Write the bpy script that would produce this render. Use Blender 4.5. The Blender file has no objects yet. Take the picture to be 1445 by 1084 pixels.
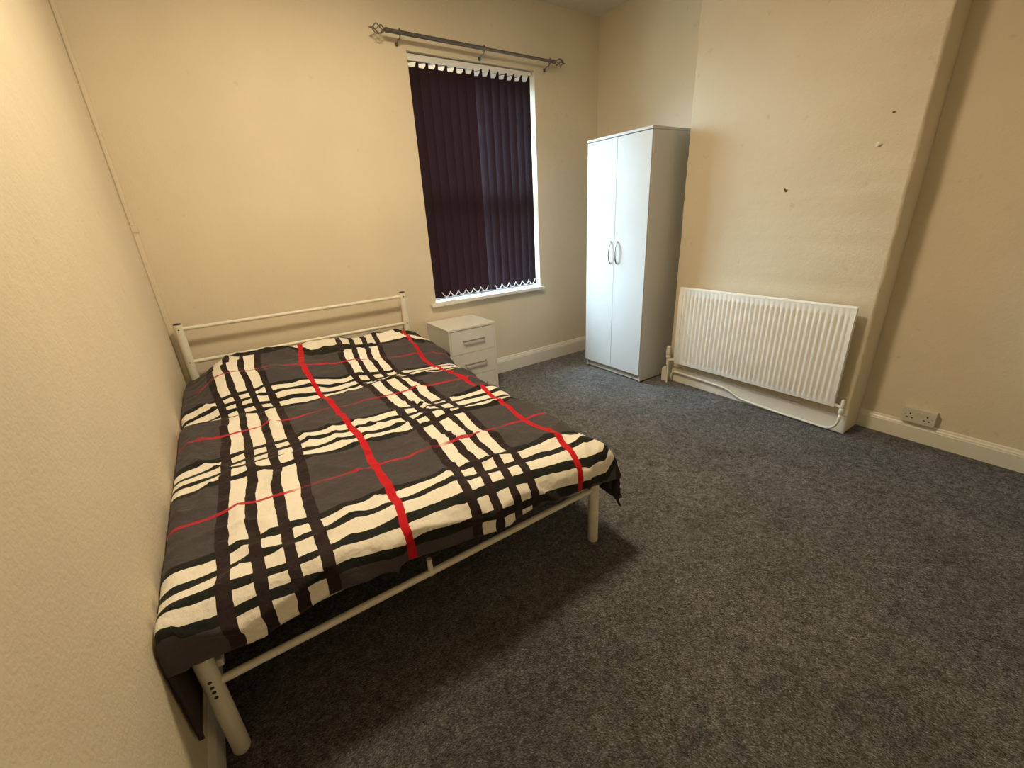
import bpy, bmesh, math, random
from mathutils import Vector, Matrix, noise

S = bpy.context.scene
COL = S.collection
rnd = random.Random(7)

# ------------------------------------------------------------------ camera
F_PX = 599.14
CAM = Vector((0.332, -3.2408, 1.3767))
yaw, pit, rol = math.radians(33.0997), math.radians(-21.5532), math.radians(-3.2416)
fwd = Vector((math.sin(yaw)*math.cos(pit), math.cos(yaw)*math.cos(pit), math.sin(pit)))
rgt = Vector((math.cos(yaw), -math.sin(yaw), 0.0))
up = rgt.cross(fwd)
r2 = rgt*math.cos(rol) + up*math.sin(rol)
u2 = -rgt*math.sin(rol) + up*math.cos(rol)
cd = bpy.data.cameras.new('camera')
cd.sensor_fit = 'HORIZONTAL'
cd.sensor_width = 36.0
cd.lens = 36.0*F_PX/1445.0
cd.clip_start = 0.02
cam = bpy.data.objects.new('camera', cd)
COL.objects.link(cam)
m3 = Matrix((r2, u2, -fwd)).transposed()
cam.matrix_world = Matrix.Translation(CAM) @ m3.to_4x4()
S.camera = cam

# ------------------------------------------------------------------ sky, sun, exposure
W = bpy.data.worlds.new('overcast_sky')
S.world = W
W.use_nodes = True
bgn = W.node_tree.nodes['Background']
# standard overcast sky: three times as bright at the zenith as at the horizon, dull ground below
wn, wl = W.node_tree.nodes, W.node_tree.links
tcw = wn.new('ShaderNodeTexCoord'); sx = wn.new('ShaderNodeSeparateXYZ')
wl.new(tcw.outputs['Generated'], sx.inputs['Vector'])
wr = wn.new('ShaderNodeValToRGB')
mrw = wn.new('ShaderNodeMapRange'); mrw.inputs['From Min'].default_value = -1
wl.new(sx.outputs['Z'], mrw.inputs['Value']); wl.new(mrw.outputs['Result'], wr.inputs['Fac'])
we = wr.color_ramp.elements
we[0].position = .495; we[0].color = (.045, .045, .042, 1)
we[1].position = 1.0; we[1].color = (.58, .80, 1.0, 1)
wq = we.new(.505); wq.color = (.58/3, .80/3, 1.0/3, 1)
wl.new(wr.outputs['Color'], bgn.inputs['Color'])
bgn.inputs['Strength'].default_value = 68.0

sd = bpy.data.lights.new('hazy_sun', 'SUN')
sd.energy = 0.30
sd.angle = math.radians(14)
sd.color = (0.82, 0.91, 1.0)
sun = bpy.data.objects.new('hazy_sun', sd)
COL.objects.link(sun)
sdir = Vector((0.66, -0.75, -0.17)).normalized()
sun.rotation_euler = sdir.to_track_quat('-Z', 'Y').to_euler()
sun.location = (-1.5, 4.0, 4.0)

pd = bpy.data.lights.new('window_portal', 'AREA')      # tells the renderer where the sky comes in
pd.shape = 'RECTANGLE'; pd.size = 1.2; pd.size_y = 1.8
pd.cycles.is_portal = True
po = bpy.data.objects.new('window_portal', pd)
COL.objects.link(po)
po.location = (2.288, 0.30, 1.6)
po.rotation_euler = (math.radians(-90), 0, 0)

BULB = 118.0                                           # emission of the ceiling bulb
LX, LY = 1.12, -1.58
vs = S.view_settings
vs.view_transform = 'Standard'
vs.look = 'None'
vs.gamma = 1.0
vs.use_curve_mapping = False
vs.exposure = 0.12

# ------------------------------------------------------------------ materials
MATS = {}
def nt(name):
    m = bpy.data.materials.new(name); m.use_nodes = True
    n = m.node_tree; b = n.nodes['Principled BSDF']
    MATS[name] = m
    return m, n, b, n.nodes, n.links
def N(nodes, t, **kw):
    n = nodes.new(t)
    for k, v in kw.items(): setattr(n, k, v)
    return n
def plain(name, col, rough=0.5, metal=0.0, var=0.06, vscale=9.0, bump=0.0, bscale=60.0, spec=0.5):
    m, n, b, nd, ln = nt(name)
    tc = N(nd, 'ShaderNodeTexCoord')
    nz = N(nd, 'ShaderNodeTexNoise'); nz.inputs['Scale'].default_value = vscale; nz.inputs['Detail'].default_value = 5
    ln.new(tc.outputs['Object'], nz.inputs['Vector'])
    rp = N(nd, 'ShaderNodeValToRGB')
    rp.color_ramp.elements[0].position = 0.3; rp.color_ramp.elements[1].position = 0.7
    rp.color_ramp.elements[0].color = tuple(c*(1-var) for c in col) + (1,)
    rp.color_ramp.elements[1].color = tuple(min(1, c*(1+var)) for c in col) + (1,)
    ln.new(nz.outputs['Fac'], rp.inputs['Fac']); ln.new(rp.outputs['Color'], b.inputs['Base Color'])
    b.inputs['Roughness'].default_value = rough; b.inputs['Metallic'].default_value = metal
    b.inputs['Specular IOR Level'].default_value = spec
    if bump:
        n2 = N(nd, 'ShaderNodeTexNoise'); n2.inputs['Scale'].default_value = bscale; n2.inputs['Detail'].default_value = 6
        ln.new(tc.outputs['Object'], n2.inputs['Vector'])
        bp = N(nd, 'ShaderNodeBump'); bp.inputs['Strength'].default_value = bump; bp.inputs['Distance'].default_value = 0.01
        ln.new(n2.outputs['Fac'], bp.inputs['Height']); ln.new(bp.outputs['Normal'], b.inputs['Normal'])
    return m

def wall_paint(name, col):
    m, n, b, nd, ln = nt(name)
    tc = N(nd, 'ShaderNodeTexCoord')
    a = N(nd, 'ShaderNodeTexNoise'); a.inputs['Scale'].default_value = 1.7; a.inputs['Detail'].default_value = 6
    s = N(nd, 'ShaderNodeTexNoise'); s.inputs['Scale'].default_value = 14; s.inputs['Detail'].default_value = 5
    f = N(nd, 'ShaderNodeTexNoise'); f.inputs['Scale'].default_value = 110; f.inputs['Detail'].default_value = 3
    for t in (a, s, f): ln.new(tc.outputs['Object'], t.inputs['Vector'])
    r = N(nd, 'ShaderNodeValToRGB'); e = r.color_ramp.elements
    e[0].position = .32; e[1].position = .68
    e[0].color = tuple(c*.95 for c in col) + (1,); e[1].color = tuple(c*1.03 for c in col) + (1,)
    ln.new(a.outputs['Fac'], r.inputs['Fac'])
    # small scuffs
    r2_ = N(nd, 'ShaderNodeValToRGB'); e = r2_.color_ramp.elements
    e[0].position = .25; e[1].position = .33; e[0].color = (.78, .76, .72, 1); e[1].color = (1, 1, 1, 1)
    ln.new(s.outputs['Fac'], r2_.inputs['Fac'])
    mx = N(nd, 'ShaderNodeMix', data_type='RGBA', blend_type='MULTIPLY'); mx.inputs['Factor'].default_value = .5
    ln.new(r.outputs['Color'], mx.inputs['A']); ln.new(r2_.outputs['Color'], mx.inputs['B'])
    ln.new(mx.outputs['Result'], b.inputs['Base Color'])
    b.inputs['Roughness'].default_value = .72; b.inputs['Specular IOR Level'].default_value = .25
    ad = N(nd, 'ShaderNodeMath', operation='MULTIPLY_ADD'); ad.inputs[1].default_value = 2.5
    ln.new(s.outputs['Fac'], ad.inputs[0]); ln.new(f.outputs['Fac'], ad.inputs[2])
    bp = N(nd, 'ShaderNodeBump'); bp.inputs['Strength'].default_value = .22; bp.inputs['Distance'].default_value = .006
    ln.new(ad.outputs['Value'], bp.inputs['Height']); ln.new(bp.outputs['Normal'], b.inputs['Normal'])
    return m

wall_paint('cream_paint', (.70, .62, .475))
plain('ceiling_paint', (.66, .63, .56), .85, var=.03, bump=.1)
plain('gloss_white', (.74, .71, .63), .38, var=.04, vscale=5)
plain('white_sill', (.76, .75, .70), .4, var=.05, vscale=8)
plain('white_upvc', (.78, .79, .80), .3, var=.02)
plain('white_foil', (.70, .69, .66), .42, var=.02, vscale=4, spec=.3)
plain('wardrobe_foil', (.56, .565, .56), .45, var=.02, vscale=4, spec=.25)
plain('white_enamel', (.84, .83, .78), .30, var=.04, vscale=7)
plain('bed_enamel', (.76, .73, .63), .34, var=.05, vscale=20)
plain('pipe_paint', (.74, .71, .62), .4, var=.06, vscale=25)
plain('chrome', (.62, .62, .62), .22, metal=1, var=.04)
plain('brushed_steel', (.42, .41, .39), .32, metal=1, var=.05)
plain('pewter', (.20, .185, .165), .38, metal=.85, var=.12, vscale=30)
plain('black_plastic', (.012, .011, .011), .5, var=.1)
plain('dark_gap', (.02, .018, .016), .8, var=.1)
plain('socket_white', (.62, .59, .50), .42, var=.04, vscale=30)
plain('mattress_ticking', (.05, .052, .06), .9, var=.2, vscale=40, bump=.2)
plain('slat_wood', (.30, .21, .12), .6, var=.2, vscale=12)
plain('rusty', (.16, .08, .05), .6, metal=.3, var=.3, vscale=60)
plain('duvet_lining', (.030, .023, .027), .85, var=.15, vscale=12, bump=.2)
plain('bead_white', (.85, .85, .85), .35, var=.02)

CARPET = (.051, .050, .049)
def carpet():
    m, n, b, nd, ln = nt('charcoal_carpet')
    tc = N(nd, 'ShaderNodeTexCoord')
    def nz(sc, d=4, ro=.6):
        t = N(nd, 'ShaderNodeTexNoise'); t.inputs['Scale'].default_value = sc; t.inputs['Detail'].default_value = d
        t.inputs['Roughness'].default_value = ro
        ln.new(tc.outputs['Object'], t.inputs['Vector']); return t
    big, mid, fine = nz(3.0, 7, .65), nz(30, 8, .82), nz(200, 2, .6)
    tuft = N(nd, 'ShaderNodeTexVoronoi'); tuft.inputs['Scale'].default_value = 95; tuft.inputs['Randomness'].default_value = 1
    wob = nz(40, 3); wa = N(nd, 'ShaderNodeVectorMath', operation='MULTIPLY_ADD'); wa.inputs[1].default_value = (.03, .03, .03)
    ln.new(wob.outputs['Color'], wa.inputs[0]); ln.new(tc.outputs['Object'], wa.inputs[2]); ln.new(wa.outputs['Vector'], tuft.inputs['Vector'])
    def ramp(src, a, b_, lo, hi):
        m_ = N(nd, 'ShaderNodeMapRange'); m_.inputs['From Min'].default_value = a; m_.inputs['From Max'].default_value = b_
        m_.inputs['To Min'].default_value = lo; m_.inputs['To Max'].default_value = hi
        ln.new(src, m_.inputs['Value']); return m_.outputs['Result']
    def mulv(a, b_):
        m_ = N(nd, 'ShaderNodeMath', operation='MULTIPLY'); ln.new(a, m_.inputs[0]); ln.new(b_, m_.inputs[1]); return m_.outputs['Value']
    f = mulv(ramp(mid.outputs['Fac'], .34, .66, .5, 1.5), ramp(big.outputs['Fac'], .3, .7, .78, 1.2))
    f = mulv(f, ramp(fine.outputs['Fac'], .3, .7, .6, 1.4))
    f = mulv(f, ramp(tuft.outputs['Distance'], .0, .75, 1.35, .6))
    blo = nz(11, 5, .7); blo.inputs['Distortion'].default_value = 1.2
    f = mulv(f, ramp(blo.outputs['Fac'], .36, .48, .78, 1.05))
    cm = N(nd, 'ShaderNodeVectorMath', operation='SCALE'); cm.inputs[0].default_value = CARPET
    ln.new(f, cm.inputs['Scale']); ln.new(cm.outputs['Vector'], b.inputs['Base Color'])
    hgt = N(nd, 'ShaderNodeMath', operation='ADD'); ln.new(mid.outputs['Fac'], hgt.inputs[0]); ln.new(fine.outputs['Fac'], hgt.inputs[1])
    ad = hgt
    b.inputs['Roughness'].default_value = 1; b.inputs['Specular IOR Level'].default_value = .1
    shw = N(nd, 'ShaderNodeMath', operation='MULTIPLY'); shw.inputs[1].default_value = .5; shw.use_clamp = True
    ln.new(f, shw.inputs[0]); ln.new(shw.outputs['Value'], b.inputs['Sheen Weight']); b.inputs['Sheen Roughness'].default_value = .45
    bp = N(nd, 'ShaderNodeBump'); bp.inputs['Strength'].default_value = .9; bp.inputs['Distance'].default_value = .02
    ln.new(ad.outputs['Value'], bp.inputs['Height']); ln.new(bp.outputs['Normal'], b.inputs['Normal'])
carpet()

def blind_fabric():
    m, n, b, nd, ln = nt('plum_blind_fabric')
    tc = N(nd, 'ShaderNodeTexCoord')
    mp = N(nd, 'ShaderNodeMapping'); mp.inputs['Scale'].default_value = (160, 160, 30)
    ln.new(tc.outputs['Object'], mp.inputs['Vector'])
    z = N(nd, 'ShaderNodeTexNoise'); z.inputs['Scale'].default_value = 3; z.inputs['Detail'].default_value = 4
    ln.new(mp.outputs['Vector'], z.inputs['Vector'])
    r = N(nd, 'ShaderNodeValToRGB'); e = r.color_ramp.elements
    e[0].position = .3; e[1].position = .7
    e[0].color = (.017, .010, .013, 1); e[1].color = (.030, .018, .022, 1)
    ln.new(z.outputs['Fac'], r.inputs['Fac']); ln.new(r.outputs['Color'], b.inputs['Base Color'])
    b.inputs['Roughness'].default_value = .85; b.inputs['Specular IOR Level'].default_value = .2
    t = N(nd, 'ShaderNodeBsdfTranslucent'); t.inputs['Color'].default_value = (.15, .075, .09, 1)
    mx = N(nd, 'ShaderNodeMixShader'); mx.inputs['Fac'].default_value = .30
    ln.new(b.outputs['BSDF'], mx.inputs[1]); ln.new(t.outputs['BSDF'], mx.inputs[2])
    ln.new(mx.outputs['Shader'], nd['Material Output'].inputs['Surface'])
blind_fabric()

def glass():
    m, n, b, nd, ln = nt('window_glass')
    t = N(nd, 'ShaderNodeBsdfTransparent'); t.inputs['Color'].default_value = (.94, .97, .96, 1)
    g = N(nd, 'ShaderNodeBsdfGlossy'); g.inputs['Roughness'].default_value = .02
    z = N(nd, 'ShaderNodeTexNoise'); z.inputs['Scale'].default_value = 3
    mr = N(nd, 'ShaderNodeMapRange'); mr.inputs['To Min'].default_value = .04; mr.inputs['To Max'].default_value = .08
    ln.new(z.outputs['Fac'], mr.inputs['Value'])
    mx = N(nd, 'ShaderNodeMixShader')
    ln.new(mr.outputs['Result'], mx.inputs['Fac'])
    ln.new(t.outputs['BSDF'], mx.inputs[1]); ln.new(g.outputs['BSDF'], mx.inputs[2])
    ln.new(mx.outputs['Shader'], nd['Material Output'].inputs['Surface'])
glass()

def bulb_mat():
    m, n, b, nd, ln = nt('glowing_bulb')
    b.inputs['Base Color'].default_value = (.9, .9, .85, 1)
    b.inputs['Emission Color'].default_value = (1.0, .81, .53, 1)
    b.inputs['Emission Strength'].default_value = BULB
bulb_mat()

# plaid of the duvet cover: UV is the cloth's own coordinate in metres (u across, v towards the foot)
G_S, W_S, P_S, B_S = .355, .049, .033, .036
G_T, W_T, P_T, B_T = .310, .042, .027, .030
def plaid():
    m, n, b, nd, ln = nt('plaid_cotton')
    uv = N(nd, 'ShaderNodeUVMap'); uv.uv_map = 'cloth'
    wz = N(nd, 'ShaderNodeTexNoise'); wz.inputs['Scale'].default_value = 7; wz.inputs['Detail'].default_value = 3
    ln.new(uv.outputs['UV'], wz.inputs['Vector'])
    sb = N(nd, 'ShaderNodeVectorMath', operation='SUBTRACT'); sb.inputs[1].default_value = (.5, .5, .5)
    ln.new(wz.outputs['Color'], sb.inputs[0])
    sc = N(nd, 'ShaderNodeVectorMath', operation='SCALE'); sc.inputs['Scale'].default_value = .030
    ln.new(sb.outputs['Vector'], sc.inputs[0])
    ad = N(nd, 'ShaderNodeVectorMath', operation='ADD')
    ln.new(uv.outputs['UV'], ad.inputs[0]); ln.new(sc.outputs['Vector'], ad.inputs[1])
    sp = N(nd, 'ShaderNodeSeparateXYZ'); ln.new(ad.outputs['Vector'], sp.inputs['Vector'])
    def axis(sock, G, w, p, bo, red, off):
        # e: distance from the middle of the white group, red line at e = G
        a = N(nd, 'ShaderNodeMath', operation='ADD'); a.inputs[1].default_value = off
        ln.new(sock, a.inputs[0])
        pp = N(nd, 'ShaderNodeMath', operation='PINGPONG'); pp.inputs[1].default_value = G
        ln.new(a.outputs['Value'], pp.inputs[0])
        dv = N(nd, 'ShaderNodeMath', operation='DIVIDE'); dv.inputs[1].default_value = G
        ln.new(pp.outputs['Value'], dv.inputs[0])
        r = N(nd, 'ShaderNodeValToRGB'); cr = r.color_ramp; cr.interpolation = 'CONSTANT'
        Wh, Bk, Rd, No = (1,0,0,1), (0,1,0,1), (0,0,1,1), (0,0,0,1)
        stops = [(0, Wh), (w/2, Bk), (w/2+p, Wh), (1.5*w+p, Bk), (1.5*w+p+bo, No), (G-red/2, Rd)]
        cr.elements[0].position = 0; cr.elements[0].color = Wh
        cr.elements[1].position = stops[1][0]/G; cr.elements[1].color = Bk
        for pos, c in stops[2:]:
            e = cr.elements.new(pos/G); e.color = c
        ln.new(dv.outputs['Value'], r.inputs['Fac'])
        s = N(nd, 'ShaderNodeSeparateColor'); ln.new(r.outputs['Color'], s.inputs['Color'])
        return s.outputs
    a = axis(sp.outputs['X'], G_S, W_S, P_S, B_S, .030, G_S)
    c = axis(sp.outputs['Y'], G_T, W_T, P_T, B_T, .015, 0.0)
    def mixc(fac, A, B):
        x = N(nd, 'ShaderNodeMix', data_type='RGBA')
        ln.new(fac, x.inputs['Factor'])
        if isinstance(A, tuple): x.inputs['A'].default_value = A
        else: ln.new(A, x.inputs['A'])
        x.inputs['B'].default_value = B
        return x.outputs['Result']
    mxw = N(nd, 'ShaderNodeMath', operation='MAXIMUM')
    ln.new(a['Red'], mxw.inputs[0]); ln.new(c['Red'], mxw.inputs[1])
    col = mixc(mxw.outputs['Value'], (.060, .052, .056, 1), (.78, .74, .66, 1))
    col = mixc(c['Green'], col, (.010, .012, .009, 1))
    col = mixc(a['Green'], col, (.020, .011, .012, 1))
    br = N(nd, 'ShaderNodeTexNoise'); br.inputs['Scale'].default_value = 5; br.inputs['Detail'].default_value = 2
    ln.new(uv.outputs['UV'], br.inputs['Vector'])
    mr = N(nd, 'ShaderNodeMapRange'); mr.inputs['From Min'].default_value = .36; mr.inputs['From Max'].default_value = .47
    mr.inputs['To Min'].default_value = .25; mr.inputs['To Max'].default_value = .95
    ln.new(br.outputs['Fac'], mr.inputs['Value'])
    rf = N(nd, 'ShaderNodeMath', operation='MULTIPLY'); ln.new(c['Blue'], rf.inputs[0]); ln.new(mr.outputs['Result'], rf.inputs[1])
    col = mixc(rf.outputs['Value'], col, (.44, .014, .03, 1))
    col = mixc(a['Blue'], col, (.50, .004, .012, 1))
    ln.new(col, b.inputs['Base Color'])
    b.inputs['Roughness'].default_value = .78; b.inputs['Specular IOR Level'].default_value = .2
    b.inputs['Sheen Weight'].default_value = .06
    wv = N(nd, 'ShaderNodeTexNoise'); wv.inputs['Scale'].default_value = 26; wv.inputs['Detail'].default_value = 4
    ln.new(uv.outputs['UV'], wv.inputs['Vector'])
    bp = N(nd, 'ShaderNodeBump'); bp.inputs['Strength'].default_value = .5; bp.inputs['Distance'].default_value = .02
    ln.new(wv.outputs['Fac'], bp.inputs['Height']); ln.new(bp.outputs['Normal'], b.inputs['Normal'])
plaid()

# ------------------------------------------------------------------ mesh helpers
def mesh_obj(name, bm, mat, parent=None, smooth=False, autos=None):
    me = bpy.data.meshes.new(name)
    bmesh.ops.recalc_face_normals(bm, faces=bm.faces[:])
    bm.to_mesh(me); bm.free()
    me.materials.append(MATS[mat])
    if smooth:
        for p in me.polygons: p.use_smooth = True
        if autos:
            me.set_sharp_from_angle(angle=math.radians(autos))
    o = bpy.data.objects.new(name, me)
    COL.objects.link(o)
    if parent: o.parent = parent
    return o
def empty(name, loc=(0, 0, 0), rz=0.0):
    o = bpy.data.objects.new(name, None); COL.objects.link(o)
    o.location = loc; o.rotation_euler = (0, 0, rz); o.empty_display_size = .1
    return o
def tag(o, label, cat, group=None):
    o['label'] = label; o['category'] = cat
    if group: o['group'] = group
    return o
def struct(o):
    o['kind'] = 'structure'; return o
def box(bm, a, b, bev=0.0, seg=2):
    v = [bm.verts.new((x, y, z)) for x in (a[0], b[0]) for y in (a[1], b[1]) for z in (a[2], b[2])]
    fs = [bm.faces.new([v[i] for i in q]) for q in ((0,1,3,2),(4,6,7,5),(0,4,5,1),(2,3,7,6),(0,2,6,4),(1,5,7,3))]
    if bev:
        es = list({e for f in fs for e in f.edges})
        bmesh.ops.bevel(bm, geom=es, offset=bev, segments=seg, affect='EDGES', profile=.6)
def bx(a, b, bev=0.0, seg=2):
    bm = bmesh.new(); box(bm, a, b, bev, seg); return bm
def tube(bm, pts, r, n=12, caps=True, closed=False):
    pts = [Vector(p) for p in pts]; rings = []
    rr = r if isinstance(r, (list, tuple)) else [r]*len(pts)
    prev = None
    L = len(pts)
    for i, p in enumerate(pts):
        if closed: t = pts[(i+1) % L]-pts[i-1]
        else: t = (pts[min(i+1, L-1)]-pts[max(i-1, 0)])
        t.normalize()
        if prev is None:
            ref = Vector((0, 0, 1)) if abs(t.z) < .9 else Vector((1, 0, 0))
            u = t.cross(ref).normalized()
        else:
            u = (prev - t*prev.dot(t)).normalized()
        prev = u; w = t.cross(u)
        rings.append([bm.verts.new(p+(u*math.cos(2*math.pi*k/n)+w*math.sin(2*math.pi*k/n))*rr[i]) for k in range(n)])
    M = L if closed else L-1
    for i in range(M):
        A, B = rings[i], rings[(i+1) % L]
        for k in range(n):
            bm.faces.new((A[k], A[(k+1) % n], B[(k+1) % n], B[k]))
    if caps and not closed:
        bm.faces.new(rings[0][::-1]); bm.faces.new(rings[-1])
def tb(pts, r, n=12):
    bm = bmesh.new(); tube(bm, pts, r, n); return bm
def fillet(pts, rad, seg=6):
    """round the inner corners of a polyline"""
    P = [Vector(p) for p in pts]; out = [P[0]]
    for i in range(1, len(P)-1):
        a, b, c = P[i-1], P[i], P[i+1]
        d1, d2 = (a-b), (c-b); r = min(rad, d1.length*.49, d2.length*.49)
        s, e = b+d1.normalized()*r, b+d2.normalized()*r
        for k in range(seg+1):
            t = k/seg; out.append(s*(1-t)**2 + b*2*t*(1-t) + e*t*t)
    out.append(P[-1]); return out
def lathe(bm, prof, at, axis='Z', n=20):
    rings = []
    for r, h in prof:
        ring = []
        for k in range(n):
            c, s = math.cos(2*math.pi*k/n)*r, math.sin(2*math.pi*k/n)*r
            v = {'Z': (c, s, h), 'X': (h, c, s), 'Y': (c, h, s)}[axis]
            ring.append(bm.verts.new(Vector(at)+Vector(v)))
        rings.append(ring)
    for A, B in zip(rings, rings[1:]):
        for k in range(n): bm.faces.new((A[k], A[(k+1) % n], B[(k+1) % n], B[k]))
    bm.faces.new(rings[0][::-1]); bm.faces.new(rings[-1])
def prism(bm, prof, axis, a, b):
    """extrude a closed 2D profile along an axis from a to b; profile in the two other axes, in xyz order"""
    def P(u, v, t): return {'X': (t, u, v), 'Y': (u, t, v), 'Z': (u, v, t)}[axis]
    A = [bm.verts.new(P(u, v, a)) for u, v in prof]; B = [bm.verts.new(P(u, v, b)) for u, v in prof]
    n = len(prof)
    for k in range(n): bm.faces.new((A[k], A[(k+1) % n], B[(k+1) % n], B[k]))
    bm.faces.new(A[::-1]); bm.faces.new(B)

# ------------------------------------------------------------------ the room
RW, RC, RH = 3.534, 3.3254, 2.903          # right wall, face of the chimney breast, ceiling
YF0 = -3.62                                # wall behind the camera
YB0, YB1 = -1.12, -2.4165                  # chimney breast from / to
WX0, WX1, WZ0, WZ1 = 1.749, 2.8266, .742, 2.448

struct(mesh_obj('floor', bx((-.15, YF0-.15, -.10), (RW+.15, .30, 0)), 'charcoal_carpet'))
struct(mesh_obj('ceiling', bx((-.15, YF0-.15, RH), (RW+.15, .30, RH+.10)), 'ceiling_paint'))
struct(mesh_obj('wall_left', bx((-.15, YF0-.15, 0), (0, .30, RH)), 'cream_paint'))
struct(mesh_obj('wall_right', bx((RW, YF0-.15, 0), (RW+.15, .30, RH)), 'cream_paint'))
struct(mesh_obj('wall_front', bx((0, YF0-.15, 0), (RW, YF0, RH)), 'cream_paint'))
bm = bmesh.new()
box(bm, (0, 0, 0), (WX0, .28, RH)); box(bm, (WX1, 0, 0), (RW, .28, RH))
box(bm, (WX0, 0, 0), (WX1, .28, WZ0-.025)); box(bm, (WX0, 0, WZ1), (WX1, .28, RH))
struct(mesh_obj('wall_back', bm, 'cream_paint'))

# chimney breast: a box whose vertical arrises are lumpy old plaster
bm = bmesh.new()
prof = []
r = .016
for k in range(5):
    a = math.pi/2*k/4; prof.append((RC+r-r*math.sin(a), YB1+r-r*math.cos(a)))
prof2 = [(RW-.002, YB1)] + prof
for k in range(5):
    a = math.pi/2*k/4; prof2.append((RC+r-r*math.cos(a), YB0-r+r*math.sin(a)))
prof2.append((RW-.002, YB0))
NZ = 110
rows = []
for j in range(NZ+1):
    z = RH*j/NZ; ring = []
    for i, (x, y) in enumerate(prof2):
        dx = dy = 0
        if 1 <= i <= len(prof2)-2:
            near = 1.0
            dx = near*(.0035*abs(noise.noise((x*3, y*3, z*6))) + .004*abs(noise.noise((5.1+y, i*.35, z*22))))
            dy = near*(.005*noise.noise((9.3, i*.3, z*14)) + .004*noise.noise((2.2, i*.3, z*31)))
        ring.append(bm.verts.new((x+dx, y+dy, z)))
    rows.append(ring)
for A, B in zip(rows, rows[1:]):
    for k in range(len(A)):
        bm.faces.new((A[k], A[(k+1) % len(A)], B[(k+1) % len(A)], B[k]))
bm.faces.new(rows[0][::-1]); bm.faces.new(rows[-1])
struct(mesh_obj('wall_chimney', bm, 'cream_paint', smooth=True, autos=40))

# skirting boards
def skirt_prof(h, t):
    return [(0, 0), (t, 0), (t, h*.74), (t*.85, h*.78), (t*.85, h*.83), (t*.55, h*.90), (t*.45, h*.97), (t*.2, h), (0, h)]
bm = bmesh.new(); prism(bm, [(-d, z) for d, z in skirt_prof(.145, .018)], 'X', .02, RW-.02)
struct(mesh_obj('baseboard_back', bm, 'gloss_white'))
bm = bmesh.new(); prism(bm, [(d, z) for d, z in skirt_prof(.12, .014)], 'Y', YF0+.001, -.02)
struct(mesh_obj('baseboard_left', bm, 'gloss_white'))
bm = bmesh.new()
pr = [(RW-d, z) for d, z in skirt_prof(.113, .018)]
prism(bm, pr, 'Y', YF0+.001, YB1-.001); prism(bm, pr, 'Y', YB0+.001, -.02)
struct(mesh_obj('baseboard_right', bm, 'gloss_white'))
bm = bmesh.new()
box(bm, (RC-.014, YB1-.006, 0), (RC+.004, YB0+.004, .118), .004)
struct(mesh_obj('baseboard_chimney', bm, 'gloss_white'))

# boxed-in pipe strip in the corner over the bed head
bm = bmesh.new()
box(bm, (.0005, -.022, .15), (.026, -.0005, 1.40), .004); box(bm, (.0005, -.017, 1.435), (.020, -.0005, RH-.0005), .005)
box(bm, (.0005, -.027, 1.40), (.031, -.0005, 1.435), .003)
struct(mesh_obj('trim_1', bm, 'cream_paint'))

# ------------------------------------------------------------------ window
win = struct(empty('window_1', (0, 0, 0)))
bm = bmesh.new()
FY0, FY1 = .13, .21
for a, b in (((WX0, FY0, WZ0), (WX0+.055, FY1, WZ1)), ((WX1-.055, FY0, WZ0), (WX1, FY1, WZ1)),
             ((WX0+.055, FY0, WZ1-.07), (WX1-.055, FY1, WZ1)), ((WX0+.055, FY0, WZ0), (WX1-.055, FY1, WZ0+.075)),
             ((WX0+.055, FY0-.01, 1.49), (WX1-.055, FY1, 1.59))):
    box(bm, a, b, .004)
mesh_obj('window_frame', bm, 'white_upvc', win)
for z0, z1 in ((WZ0+.075, 1.49), (1.59, WZ1-.07)):
    mesh_obj('window_pane', bx((WX0+.055, .165, z0), (WX1-.055, .175, z1)), 'window_glass', win)
bm = bmesh.new()
box(bm, (1.697, -.042, .722), (2.848, -.001, .749), .004)
box(bm, (WX0, -.002, .718), (WX1, .13, .748), .001)
mesh_obj('window_sill', bm, 'white_sill', win)

# ------------------------------------------------------------------ vertical blind
bl = tag(empty('vertical_blind', (2.288, .05, WZ1)), 'dark plum vertical blind drawn across the window under the curtain pole', 'blind')
def rel(o, root):
    for v in o.data.vertices: v.co -= root.location
    return o
bm = bmesh.new()
box(bm, (WX0+.012, .026, 2.403), (WX1-.012, .074, 2.443), .003)
box(bm, (WX0+.012, .022, 2.403), (WX1-.012, .027, 2.412), .001)
rel(mesh_obj('headrail', bm, 'white_upvc', bl), bl)
SLW, SZ0, SZ1 = .089, .778, 2.412
bm = bmesh.new()
NS = 8
fr, bk = [], []
for zz in (SZ0, SZ1):
    fr.append([]); bk.append([])
    for k in range(NS+1):
        u = -SLW/2+SLW*k/NS; s = .0055*(1-(2*u/SLW)**2)
        fr[-1].append(bm.verts.new((u, -s, zz-WZ1))); bk[-1].append(bm.verts.new((u, -s+.0008, zz-WZ1)))
for k in range(NS):
    bm.faces.new((fr[0][k], fr[0][k+1], fr[1][k+1], fr[1][k])); bm.faces.new((bk[0][k+1], bk[0][k], bk[1][k], bk[1][k+1]))
    for q in (0, 1): bm.faces.new((fr[q][k], fr[q][k+1], bk[q][k+1], bk[q][k]))
for k in (0, NS): bm.faces.new((fr[0][k], fr[1][k], bk[1][k], bk[0][k]))
slat0 = mesh_obj('slat', bm, 'plum_blind_fabric', bl, smooth=True, autos=50)
bm = bmesh.new()
prism(bm, [(-.030, 2.401-WZ1), (-.024, 2.378-WZ1), (.012, 2.372-WZ1), (.024, 2.386-WZ1), (.028, 2.401-WZ1)], 'Y', -.0095, -.0062)
box(bm, (-.005, -.0062, 2.380-WZ1), (.005, .004, 2.402-WZ1), .001)
hang0 = mesh_obj('hanger', bm, 'white_upvc', slat0)
NSL = 14
SX = [1.800+(2.762-1.800)*i/(NSL-1) for i in range(NSL)]
edges = []
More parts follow.
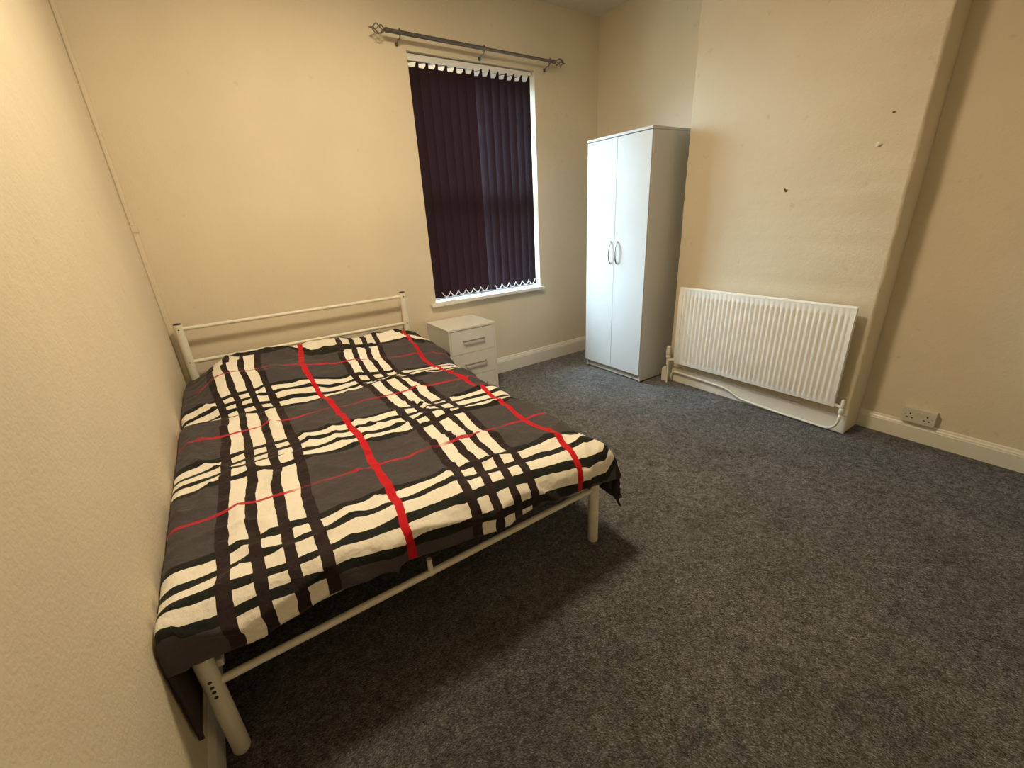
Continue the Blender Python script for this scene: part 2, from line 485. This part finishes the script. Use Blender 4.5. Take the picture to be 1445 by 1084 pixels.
for i, x in enumerate(SX):
    ang = math.radians(-26 if i < 7 else -54) + math.radians(rnd.uniform(-2.5, 2.5))
    if i == 0: s, h = slat0, hang0
    else:
        s = slat0.copy(); COL.objects.link(s); s.parent = bl
        h = hang0.copy(); COL.objects.link(h); h.parent = s
    s.location = (x-bl.location.x, 0, rnd.uniform(-.003, .003)); s.rotation_euler = (0, 0, ang)
    edges.append((x-.044*math.cos(ang), .05-.044*math.sin(ang)*-1*-1))
# bead chains between the slat bottoms
for lo, hi in ((0, 7), (7, 14)):
    pts = []
    for i in range(lo, hi):
        ang = math.radians(26 if i < 7 else 54)
        # chain hooks on the room-side edge of each slat
        e = Vector((SX[i]+.030*math.cos(ang), .05-.030*math.sin(ang)-.010, SZ0+.040))
        if i > lo:
            pa = pts[-1]
            for k in range(1, 9):
                t = k/9
                pts.append(pa.lerp(e, t)-Vector((0, .004*4*t*(1-t), .036*4*t*(1-t))))
        pts.append(e)
    bm = bmesh.new(); tube(bm, pts, .0030, 6)
    for p in pts: bmesh.ops.create_icosphere(bm, subdivisions=1, radius=.0042, matrix=Matrix.Translation(p))
    rel(mesh_obj('bead_chain', bm, 'bead_white', bl), bl)

# ------------------------------------------------------------------ curtain pole
cp = tag(empty('curtain_pole', (2.28, -.08, 2.50)), 'thin pewter curtain pole with twisted cage finials above the window', 'curtain pole')
PZ0, PZ1 = 2.513, 2.502
def pz(x): return PZ0+(PZ1-PZ0)*(x-1.6)/(2.96-1.6)
bm = bmesh.new()
tube(bm, [(1.60, -.08, pz(1.60)), (2.32, -.08, pz(2.32))], .0125, 16)
tube(bm, [(2.30, -.08, pz(2.30)), (2.965, -.08, pz(2.965))], .0100, 16)
rel(mesh_obj('pole', bm, 'pewter', cp, smooth=True, autos=50), cp)
for x0, sg in ((1.60, -1), (2.965, 1)):
    bm = bmesh.new(); z = pz(x0); Lf = .10
    tube(bm, [(x0-sg*.012, -.08, z), (x0+sg*.012, -.08, z)], .0145, 14)
    tube(bm, [(x0+sg*.010, -.08, z), (x0+sg*.020, -.08, z)], .008, 10)
    for k in range(4):
        pts = []
        for j in range(15):
            t = j/14; rr = .004+.024*math.sin(math.pi*t)**.9; a = math.pi/2*k+2.6*t
            pts.append((x0+sg*(.018+.078*t), -.08+rr*math.cos(a), z+rr*math.sin(a)))
        tube(bm, pts, .0033, 7)
    tube(bm, [(x0+sg*.094, -.08, z), (x0+sg*.106, -.08, z), (x0+sg*.118, -.08, z)], [.0065, .0055, .002], 8)
    rel(mesh_obj('finial', bm, 'pewter', cp, smooth=True, autos=50), cp)
for x in (1.684, 2.317, 2.925):
    bm = bmesh.new(); z = pz(x)
    ring = [(x, -.08+.0155*math.cos(a), z+.0155*math.sin(a)) for a in [2*math.pi*k/16 for k in range(16)]]
    tube(bm, ring, .0035, 6, closed=True)
    tube(bm, fillet([(x, -.08, z-.015), (x, -.062, z-.030), (x, -.030, z-.026), (x, -.018, z-.042), (x, -.003, z-.042)], .015), .004, 8)
    lathe(bm, [(.013, -.0045), (.013, -.003), (.009, -.0005)], (x, 0, z-.042), 'Y', 12)
    lathe(bm, [(.004, 0), (.006, .004), (.003, .008)], (x, -.08, z+.014), 'Z', 8)
    rel(mesh_obj('bracket', bm, 'pewter', cp, smooth=True, autos=50), cp)

# ------------------------------------------------------------------ ceiling light (above the frame)
cl = tag(empty('ceiling_light', (LX, LY, RH)), 'round white flush ceiling light with a glowing opal diffuser', 'ceiling light')
bm = bmesh.new(); lathe(bm, [(.225, -.001), (.225, -.030), (.220, -.038), (.210, -.038), (.210, -.034)], (0, 0, 0), n=40)
mesh_obj('rim', bm, 'white_upvc', cl, smooth=True, autos=40)
bm = bmesh.new(); lathe(bm, [(.209, -.0345), (.207, -.042), (.15, -.046), (.08, -.048), (.003, -.049)], (0, 0, 0), n=40)
mesh_obj('diffuser', bm, 'glowing_bulb', cl, smooth=True)

# ------------------------------------------------------------------ wardrobe
wd = tag(empty('wardrobe', (3.045, -1.032, 0)), 'tall white two-door wardrobe standing beside the chimney breast', 'wardrobe')
DP, WW, WH = .465, .640, 1.905
bm = bmesh.new()                                   # local: x into the wardrobe, y along the front
box(bm, (.018, 0, .012), (DP, .016, WH-.018), .001); box(bm, (.018, WW-.016, .012), (DP, WW, WH-.018), .001)
box(bm, (DP-.006, .016, .012), (DP-.001, WW-.016, WH-.018)); box(bm, (.022, .016, .072), (DP-.006, WW-.016, .088))
box(bm, (.022, .016, 1.55), (DP-.006, WW-.016, 1.566))
mesh_obj('carcass', bm, 'wardrobe_foil', wd)
mesh_obj('top_panel', bx((-.004, -.003, WH-.018), (DP, WW+.003, WH), .002), 'wardrobe_foil', wd)
mesh_obj('plinth', bx((.030, .0165, .012), (.046, WW-.0165, .068), .001), 'wardrobe_foil', wd)
def bow_handle(length, dep, r, axis):
    pts = []
    for k in range(17):
        t = k/16; pts.append((t*length-length/2, dep*math.sin(math.pi*t)**.55))
    bm = bmesh.new()
    tube(bm, [(-d, 0, s) if axis == 'Z' else (s, -d, 0) for s, d in pts], r, 8)
    return bm
for k, (y0, y1) in enumerate(((.002, WW/2-.0015), (WW/2+.0015, WW-.002))):
    d = mesh_obj('door', bx((0, y0, .070), (.016, y1, WH-.022), .0015), 'wardrobe_foil', wd)
    h = mesh_obj('handle', bow_handle(.175, .028, .0062, 'Z'), 'chrome', d, smooth=True, autos=60)
    h.location = (0, (WW/2-.036) if k == 0 else (WW/2+.036), 1.055)
for x in (.05, DP-.03):
    for y in (.012, WW-.012):
        bm = bmesh.new(); lathe(bm, [(.014, 0), (.014, .010), (.011, .0122)], (x, y, 0), n=12); mesh_obj('foot', bm, 'black_plastic', wd)

# ------------------------------------------------------------------ bedside cabinet
bc = tag(empty('bedside_cabinet', (1.640, -.402, 0)), 'small white three-drawer bedside cabinet under the window by the bed', 'bedside cabinet')
BWD, BDP, BH = .410, .378, .609
bm = bmesh.new()
box(bm, (0, .0, 0), (.015, BDP, BH-.016), .001); box(bm, (BWD-.015, .0, 0), (BWD, BDP, BH-.016), .001)
box(bm, (.015, BDP-.005, .03), (BWD-.015, BDP, BH-.016)); box(bm, (.015, .02, .02), (BWD-.015, BDP-.005, .035))
box(bm, (.015, .012, .0), (BWD-.015, .024, .02))
mesh_obj('body', bm, 'white_foil', bc)
mesh_obj('top', bx((-.004, -.006, BH-.016), (BWD+.004, BDP+.002, BH), .002), 'white_foil', bc)
for z0, z1 in ((.404, .591), (.214, .401), (.024, .211)):
    d = mesh_obj('drawer', bx((.0165, -.002, z0), (BWD-.0165, .014, z1), .0015), 'white_foil', bc)
    bm = bmesh.new()
    tube(bm, fillet([(-.092, 0, 0), (-.088, -.022, 0), (.088, -.022, 0), (.092, 0, 0)], .012), .0055, 8)
    h = mesh_obj('handle', bm, 'brushed_steel', d, smooth=True, autos=60)
    h.location = (BWD/2+.005, -.001, (z0+z1)/2+.006)

# ------------------------------------------------------------------ radiator
rd = tag(empty('radiator', (RC, -1.793, .17)), 'long white fluted panel radiator on the chimney breast wall', 'radiator')
RY0, RY1, RZ0, RZ1, RX = -2.362, -1.224, .188, .802, 3.232
bm = bmesh.new()
NF = 34; M0, M1 = .022, .030
ys = [RY0]; prf = [0]
y0, y1 = RY0+M0, RY1-M1
for k in range(NF*8+1):
    t = k/8; ys.append(y0+(y1-y0)*k/(NF*8))
    ph = t % 1.0
    d = 1-abs(2*ph-1); prf.append(-.010*(1-min(1,max(0,(d-.18)/.5))**.8))
ys.append(RY1); prf.append(0)
prf[1] = prf[-2] = 0
zs = [(RZ0, 0), (RZ0+.034, 0), (RZ0+.052, 1), (RZ1-.066, 1), (RZ1-.050, 0), (RZ1-.008, 0), (RZ1, .0)]
g = []
for z, mk in zs:
    g.append([bm.verts.new((RX+.010+(-.006 if z not in (RZ0, RZ1) else 0)-(prf[i]+.010)*mk*1.25+.006*mk+ (.010 if 0 else 0), y, z)) for i, y in enumerate(ys)])
for A, B in zip(g, g[1:]):
    for k in range(len(A)-1): bm.faces.new((A[k], A[k+1], B[k+1], B[k]))
back = [bm.verts.new((RX+.026, y, z)) for y, z in ((RY0, RZ0), (RY1, RZ0), (RY1, RZ1), (RY0, RZ1))]
bm.faces.new(back)
bm.faces.new([v for v in g[0]]+[back[1], back[0]])
bm.faces.new([v for v in g[-1]]+[back[2], back[3]])
bm.faces.new([r_[0] for r_ in g]+[back[3], back[0]])
bm.faces.new([r_[-1] for r_ in g]+[back[2], back[1]])
rel(mesh_obj('panel', bm, 'white_enamel', rd, smooth=True, autos=35), rd)
for z in (RZ0+.004, RZ1-.012):
    rel(mesh_obj('seam', bx((RX+.010, RY0-.004, z), (RX+.020, RY1+.004, z+.010), .003), 'white_enamel', rd), rd)
for y in (-2.20, -1.40):
    bm = bmesh.new()
    box(bm, (RX+.026, y-.02, RZ0+.06), (RC-.002, y+.02, RZ1-.06), .002)
    rel(mesh_obj('wall_bracket', bm, 'white_enamel', rd), rd)
# left valve (thermostatic) and lockshield on the other end
VX = RX+.018
bm = bmesh.new()
lathe(bm, [(.011, .150), (.013, .165), (.013, .205), (.011, .215)], (VX, RY1+.062, 0), n=14)
tube(bm, [(VX, RY1+.062, .196), (VX, RY1-.004, .213)], .010, 12)
v = mesh_obj('valve', bm, 'pipe_paint', rd, smooth=True, autos=50); rel(v, rd)
bm = bmesh.new(); lathe(bm, [(.017, .214), (.021, .220), (.021, .236), (.018, .240), (.0215, .244), (.0225, .270), (.019, .300), (.017, .312), (.010, .316)], (VX, RY1+.062, 0), n=16)
rel(mesh_obj('valve_head', bm, 'gloss_white', v, smooth=True, autos=50), rd)
bm = bmesh.new()
lathe(bm, [(.009, .150), (.013, .160), (.013, .185), (.009, .190), (.011, .195), (.011, .240), (.008, .245)], (VX, RY0-.040, 0), n=14)
tube(bm, [(VX, RY0-.040, .190), (VX, RY0+.004, .205)], .009, 12)
rel(mesh_obj('lockshield_valve', bm, 'pipe_paint', rd, smooth=True, autos=50), rd)
# pipework
pp = rd
PX = RC-.032
bm = bmesh.new()
path = [(PX, -1.175, .0), (PX, -1.175, .093), (PX, -1.60, .083), (PX, -1.675, .076), (PX, -1.765, .030), (PX, -2.05, .018), (PX, -2.345, .016), (VX, -2.398, .075), (VX, RY0-.040, .155)]
tube(bm, fillet(path, .045, 8), .0075, 12)
rel(mesh_obj('pipe_run', bm, 'pipe_paint', pp, smooth=True), pp)
bm = bmesh.new()
tube(bm, [(VX, RY1+.062, .0), (VX, RY1+.062, .155)], .0085, 12)
rel(mesh_obj('pipe_riser', bm, 'pipe_paint', pp, smooth=True, autos=50), pp)
bm = bmesh.new()
prism(bm, [(-1.155, 0), (-1.100, 0), (-1.100, .105), (-1.118, .125), (-1.140, .128), (-1.155, .118)], 'X', VX+.012, RC-.0145)
pb = mesh_obj('pipe_boxing', bm, 'gloss_white')
tag(pb, 'small cream painted wooden block on the floor under the radiator valve', 'skirting block')

# ------------------------------------------------------------------ double socket on the right wall
so = tag(empty('wall_socket', (RW, -2.699, .165)), 'white double wall socket with dark pin holes above the skirting', 'socket')
mesh_obj('back_box', bx((-.030, -.073, -.043), (-.0005, .073, .043), .004), 'socket_white', so)
fp = mesh_obj('face_plate', bx((-.039, -.074, -.044), (-.030, .074, .044), .003), 'socket_white', so)
for yc in (.038, -.038):
    for (dy, dz, sy, sz) in ((0, .013, .003, .006), (.011, -.011, .0048, .0030), (-.011, -.011, .0048, .0030)):
        mesh_obj('pin_hole', bx((-.0400, yc+dy-sy, dz-sz-.004), (-.0385, yc+dy+sy, dz+sz-.004)), 'dark_gap', fp)
for yc in (.010, -.010):
    mesh_obj('rocker_switch', bx((-.0425, yc-.006, .004), (-.0385, yc+.006, .026), .0015), 'socket_white', fp)
for yc in (.060, -.060):
    bm = bmesh.new(); lathe(bm, [(.0035, -.0405), (.0035, -.0385)], (0, yc, 0), 'X', 10); mesh_obj('screw', bm, 'brushed_steel', fp)

# ------------------------------------------------------------------ nails left in the chimney breast
nl = tag(empty('picture_nail', (RC, -1.833, 1.437)), 'rusty nail with a torn plaster hole in the chimney breast above the radiator', 'nail')
bm = bmesh.new(); tube(bm, [(-.003, 0, 0), (-.015, 0, .003)], .0024, 8); lathe(bm, [(.005, -.0165), (.005, -.0145)], (0, 0, .003), 'X', 10)
mesh_obj('shank', bm, 'rusty', nl)
bm = bmesh.new()
for k in range(1):
    c = [bm.verts.new((-.0045, .006*math.cos(a)*(1+.4*math.sin(3*a)), .009*math.sin(a)*(1+.3*math.cos(2*a))-.004)) for a in [2*math.pi*i/14 for i in range(14)]]
    c2 = [bm.verts.new((.002, q.co.y*1.1, q.co.z*1.1)) for q in c]
    for i in range(14): bm.faces.new((c[i], c[(i+1) % 14], c2[(i+1) % 14], c2[i]))
    bm.faces.new(c)
mesh_obj('plaster_hole', bm, 'rusty', nl)
for (y, z, rr, lab) in ((-2.253, 1.621, .010, 'small lump of cracked filler on the chimney breast near its outer edge'),
                        (-2.286, 1.760, .005, 'tiny screw stub high on the chimney breast above the filler lump')):
    bm = bmesh.new()
    bmesh.ops.create_icosphere(bm, subdivisions=2, radius=rr)
    for q in bm.verts:
        q.co *= 1+.35*noise.noise(q.co*180+Vector((y*9, 0, 0))); q.co.x *= .55; q.co.y *= 1.5
    o = mesh_obj('wall_plug' if rr > .006 else 'screw_stub', bm, 'cream_paint' if rr > .006 else 'rusty', smooth=True)
    o.location = (RC-.001, y, z); tag(o, lab, 'wall plug' if rr > .006 else 'screw')

# ------------------------------------------------------------------ bed frame
bf = tag(empty('bed_frame', (.745, -1.11, 0)), 'white tubular metal double bed frame against the left wall', 'bed frame')
HX0, HX1, HY = .0605, 1.447, -.080
FX0, FX1, FYY = .0550, 1.434, -2.144
for x in (HX0, HX1):
    p = rel(mesh_obj('head_post', tb([(x, HY, 0), (x, HY, .884)], .0225, 20), 'bed_enamel', bf, smooth=True, autos=50), bf)
    bm = bmesh.new(); lathe(bm, [(.0205, .884), (.0205, .888), (.016, .890)], (x, HY, 0)); rel(mesh_obj('cap', bm, 'black_plastic', p), bf)
    sg = 1 if x < .5 else -1
    for z in (.855, .652):
        bm = bmesh.new(); lathe(bm, [(.0042, -.024), (.0042, -.0215)], (x, HY, z), 'Y', 10); rel(mesh_obj('bolt', bm, 'black_plastic', p), bf)
rel(mesh_obj('top_rail', tb([(HX0, HY, .855), (HX1, HY, .855)], .0115, 14), 'bed_enamel', bf, smooth=True, autos=50), bf)
rel(mesh_obj('head_rail', tb([(HX0, HY, .650), (HX1, HY, .650)], .0115, 14), 'bed_enamel', bf, smooth=True, autos=50), bf)
rel(mesh_obj('head_rail', tb([(HX0, HY, .300), (HX1, HY, .300)], .0115, 14), 'bed_enamel', bf, smooth=True, autos=50), bf)
for x in (FX0, FX1):
    hz = .374 if x < .5 else .345
    bm = bmesh.new(); lathe(bm, [(.0200, 0), (.0225, .006), (.0225, hz-.004), (.0205, hz)], (x, FYY, 0), n=22)
    lg = rel(mesh_obj('foot_leg', bm, 'bed_enamel', bf, smooth=True, autos=50), bf)
    if x < .5:
        for k, z in enumerate((.303, .284, .266, .247)):
            bm = bmesh.new(); lathe(bm, [(.0050, -.0234), (.0050, -.0218)], (x, FYY, z), 'Y', 12)
            rel(mesh_obj('bolt_hole', bm, 'black_plastic', lg), bf)
rel(mesh_obj('foot_rail', tb([(FX0, FYY, .273), (FX1, FYY, .273)], .0115, 14), 'bed_enamel', bf, smooth=True, autos=50), bf)
for x in (HX0+.015, HX1-.015):
    rel(mesh_obj('side_rail', bx((x-.012, FYY+.02, .296), (x+.012, HY-.02, .319), .003), 'bed_enamel', bf), bf)
rel(mesh_obj('centre_rail', bx((.735, -2.04, .292), (.760, HY-.005, .318), .003), 'bed_enamel', bf), bf)
rel(mesh_obj('foot_cross_rail', bx((FX0+.03, -2.06, .292), (FX1-.03, -2.04, .318), .003), 'bed_enamel', bf), bf)
rel(mesh_obj('rail_stub', tb([(.678, FYY, .262), (.678, FYY, .330)], .0085, 10), 'bed_enamel', bf), bf)
rel(mesh_obj('centre_leg', tb([(.747, -1.1, 0), (.747, -1.1, .293)], .016, 14), 'bed_enamel', bf, smooth=True, autos=50), bf)
for k in range(14):
    y = -.20-.142*k
    rel(mesh_obj('slat', bx((HX0+.028, y-.028, .319), (HX1-.028, y+.028, .333), .002), 'slat_wood', bf), bf)

mt = mesh_obj('mattress', bx((.085, -2.118, .337), (1.405, -.110, .462), .035, 4), 'mattress_ticking', smooth=True)
tag(mt, 'thin dark mattress on the bed frame under the plaid duvet', 'mattress')

# ------------------------------------------------------------------ duvet
XL,XR,YH,YF=.052,1.395,-.125,-2.135
def sst(a,b,x):
    t=min(1,max(0,(x-a)/(b-a))); return t*t*(3-2*t)
def top_z(x,y):
    z=.562-.048*(x-.1)/1.3
    hb=sst(-.98,-.60,y)*sst(.02,.26,x)*(1-.25*sst(1.25,1.45,x))
    z+=.115*hb
    z-=.022*math.exp(-((y+.86+.05*math.sin(3*x))/.06)**2)
    z-=.02*math.exp(-((x-.72)/.10)**2)*hb
    z-=.03*sst(-.2,-.1,y)
    return z
def fold(e,r):
    am=math.pi/2*.93
    if e<=0: return 0,0
    if e<r*am:
        return r*math.sin(e/r),r*(1-math.cos(e/r))
    return r*math.sin(am)+(e-r*am)*math.cos(am), r*(1-math.cos(am))+(e-r*am)*math.sin(am)
def surf(p,q):
    """fabric point: p metres across from the left panel edge, q metres from the head"""
    Wd=XR-XL; L=YH-YF
    x=XL+min(max(p,0),Wd); y=YH-min(max(q,0),L)
    z=top_z(x,y)
    if p<0: o,d=fold(-p,.045); x-=o
    elif p>Wd: o,d=fold(p-Wd,.10); x+=o
    else: d=0
    e=0
    if q>L: o,e=fold(q-L,.085); y-=o
    return x,y,max(.02,z-math.hypot(d,e))

CS = [151,102,49,-8,-56,-84,-86,-71,-50,-29,-15,-5,2,7,12,18,98,79,58,32,-5,-33,-30,-21,-5,8,17,30,36,37,38,39,48,51,56,72,55,30,26,28,38,39,46,71,67,69,66,57,9,20,36,70,94,88,48,52,51,38,53,73,67,90,84,72,-17,1,20,44,100,116,38,33,29,12,16,23,42,102,89,87,-30,1,36,83,142,138,56,28,28,39,66,73,63,131,131,117,-32,15,64,113,144,129,84,55,57,82,114,124,111,135,150,151,-27,35,90,128,137,126,108,96,101,124,148,161,160,158,168,181]
CT = [476,414,349,275,184,84,5,-38,-60,-61,-31,8,58,162,320,492,463,373,288,207,125,69,52,44,29,13,42,76,60,87,240,376,452,337,226,125,44,66,127,107,110,106,91,109,93,52,148,248,444,309,174,40,-41,61,181,111,105,102,71,80,92,48,73,122,435,292,150,-10,-121,-17,156,119,106,107,78,71,88,46,28,22,419,280,134,-49,-175,-81,84,132,118,113,100,86,69,14,-18,-56,393,246,92,-71,-163,-106,6,87,108,111,107,86,41,-20,-71,-126,357,197,46,-73,-130,-120,-61,19,81,110,109,77,19,-50,-122,-195]
LI, LJ = 8, 16
Wd, Lq = XR-XL, YH-YF
PA, PB, QA, QB = -.25, Wd+.3, -.05, Lq+.25
def bs(t):
    return ((1-t)**3/6, (3*t**3-6*t*t+4)/6, (-3*t**3+3*t*t+3*t+1)/6, t**3/6)
def lat(tab, a, c):
    fa = (a-PA)/(PB-PA)*(LI-3); fc = (c-QA)/(QB-QA)*(LJ-3)
    i = min(max(int(fa), 0), LI-4); j = min(max(int(fc), 0), LJ-4)
    A, B = bs(fa-i), bs(fc-j)
    return sum(A[u]*B[v_]*tab[(i+u)*LJ+j+v_] for u in range(4) for v_ in range(4))/1000.0
def wrinkle(p, q):
    a = noise.noise((p*2.3, q*4.2, 1.7)); b_ = noise.noise((p*5.5+q*2, q*7.5, 4.1))
    c = noise.noise((p*3.0-q*2.4, q*3.0+p*1.5, 8.3))
    ridge = (1-abs(c))**7
    d = noise.noise((p*9+q*5, q*13-p*4, 2.9))
    head = sst(1.2, .55, q)
    fold_ = (1-abs(noise.noise((p*1.6+q*3.2, q*1.2-p*2.2, 12.5))))**12 + (1-abs(noise.noise((p*3.4-q*1.3, q*4.6, 17.5))))**14
    return .013*a+.008*b_+.012*ridge+.005*d+.014*fold_ + head*(.020*noise.noise((p*3.1, q*9.5, 6.6))+.012*(1-abs(noise.noise((p*2.0, q*6.0, 3.6))))**8)-.007
NP, NQ = 170, 240
HL, HR, HF = .37, .34, .172
bm = bmesh.new()
uvl = bm.loops.layers.uv.new('cloth')
grid, cuv = [], {}
for i in range(NP+1):
    p = -HL+(Wd+HL+HR)*i/NP
    colv = []
    for j in range(NQ+1):
        q = (Lq+HF+.012*math.sin(p*9+.6)+.03*sst(.9, 1.3, p))*j/NQ
        x, y, z = surf(p, q)
        wv = wrinkle(p, q)
        if p < 0 or p > Wd:
            k = sst(0, .12, -p if p < 0 else p-Wd)
            x += (1-0)*k*(wv*1.0+.012*noise.noise((q*6, 3.3, p*2)))*(1 if p > Wd else .1)
            z += wv*(1-k)
        elif q > Lq:
            k = sst(0, .1, q-Lq); y -= k*(wv+.010*noise.noise((p*7, 1.3, q*2))); z += wv*(1-k)
        else: z += wv
        x = max(x, .006)
        if x < .02: z = max(z, .03)
        v = bm.verts.new((x, y, max(z, .03))); cuv[v] = (p-.64+lat(CS, p, q), q-1.45+lat(CT, p, q)+.9*max(0, p-Wd-.03)*sst(Lq-.25, Lq, q))
        colv.append(v)
    grid.append(colv)
for i in range(NP):
    for j in range(NQ):
        f = bm.faces.new((grid[i][j], grid[i+1][j], grid[i+1][j+1], grid[i][j+1]))
        f.smooth = True
        for l in f.loops: l[uvl].uv = cuv[l.vert]
dv = mesh_obj('duvet', bm, 'plaid_cotton', smooth=True)
sm = dv.modifiers.new('thickness', 'SOLIDIFY'); sm.thickness = .012; sm.offset = -1
dv.data.materials.append(MATS['duvet_lining']); sm.material_offset = 1; sm.material_offset_rim = 1
tag(dv, 'dark grey plaid duvet with cream bands and red lines on the bed', 'duvet')
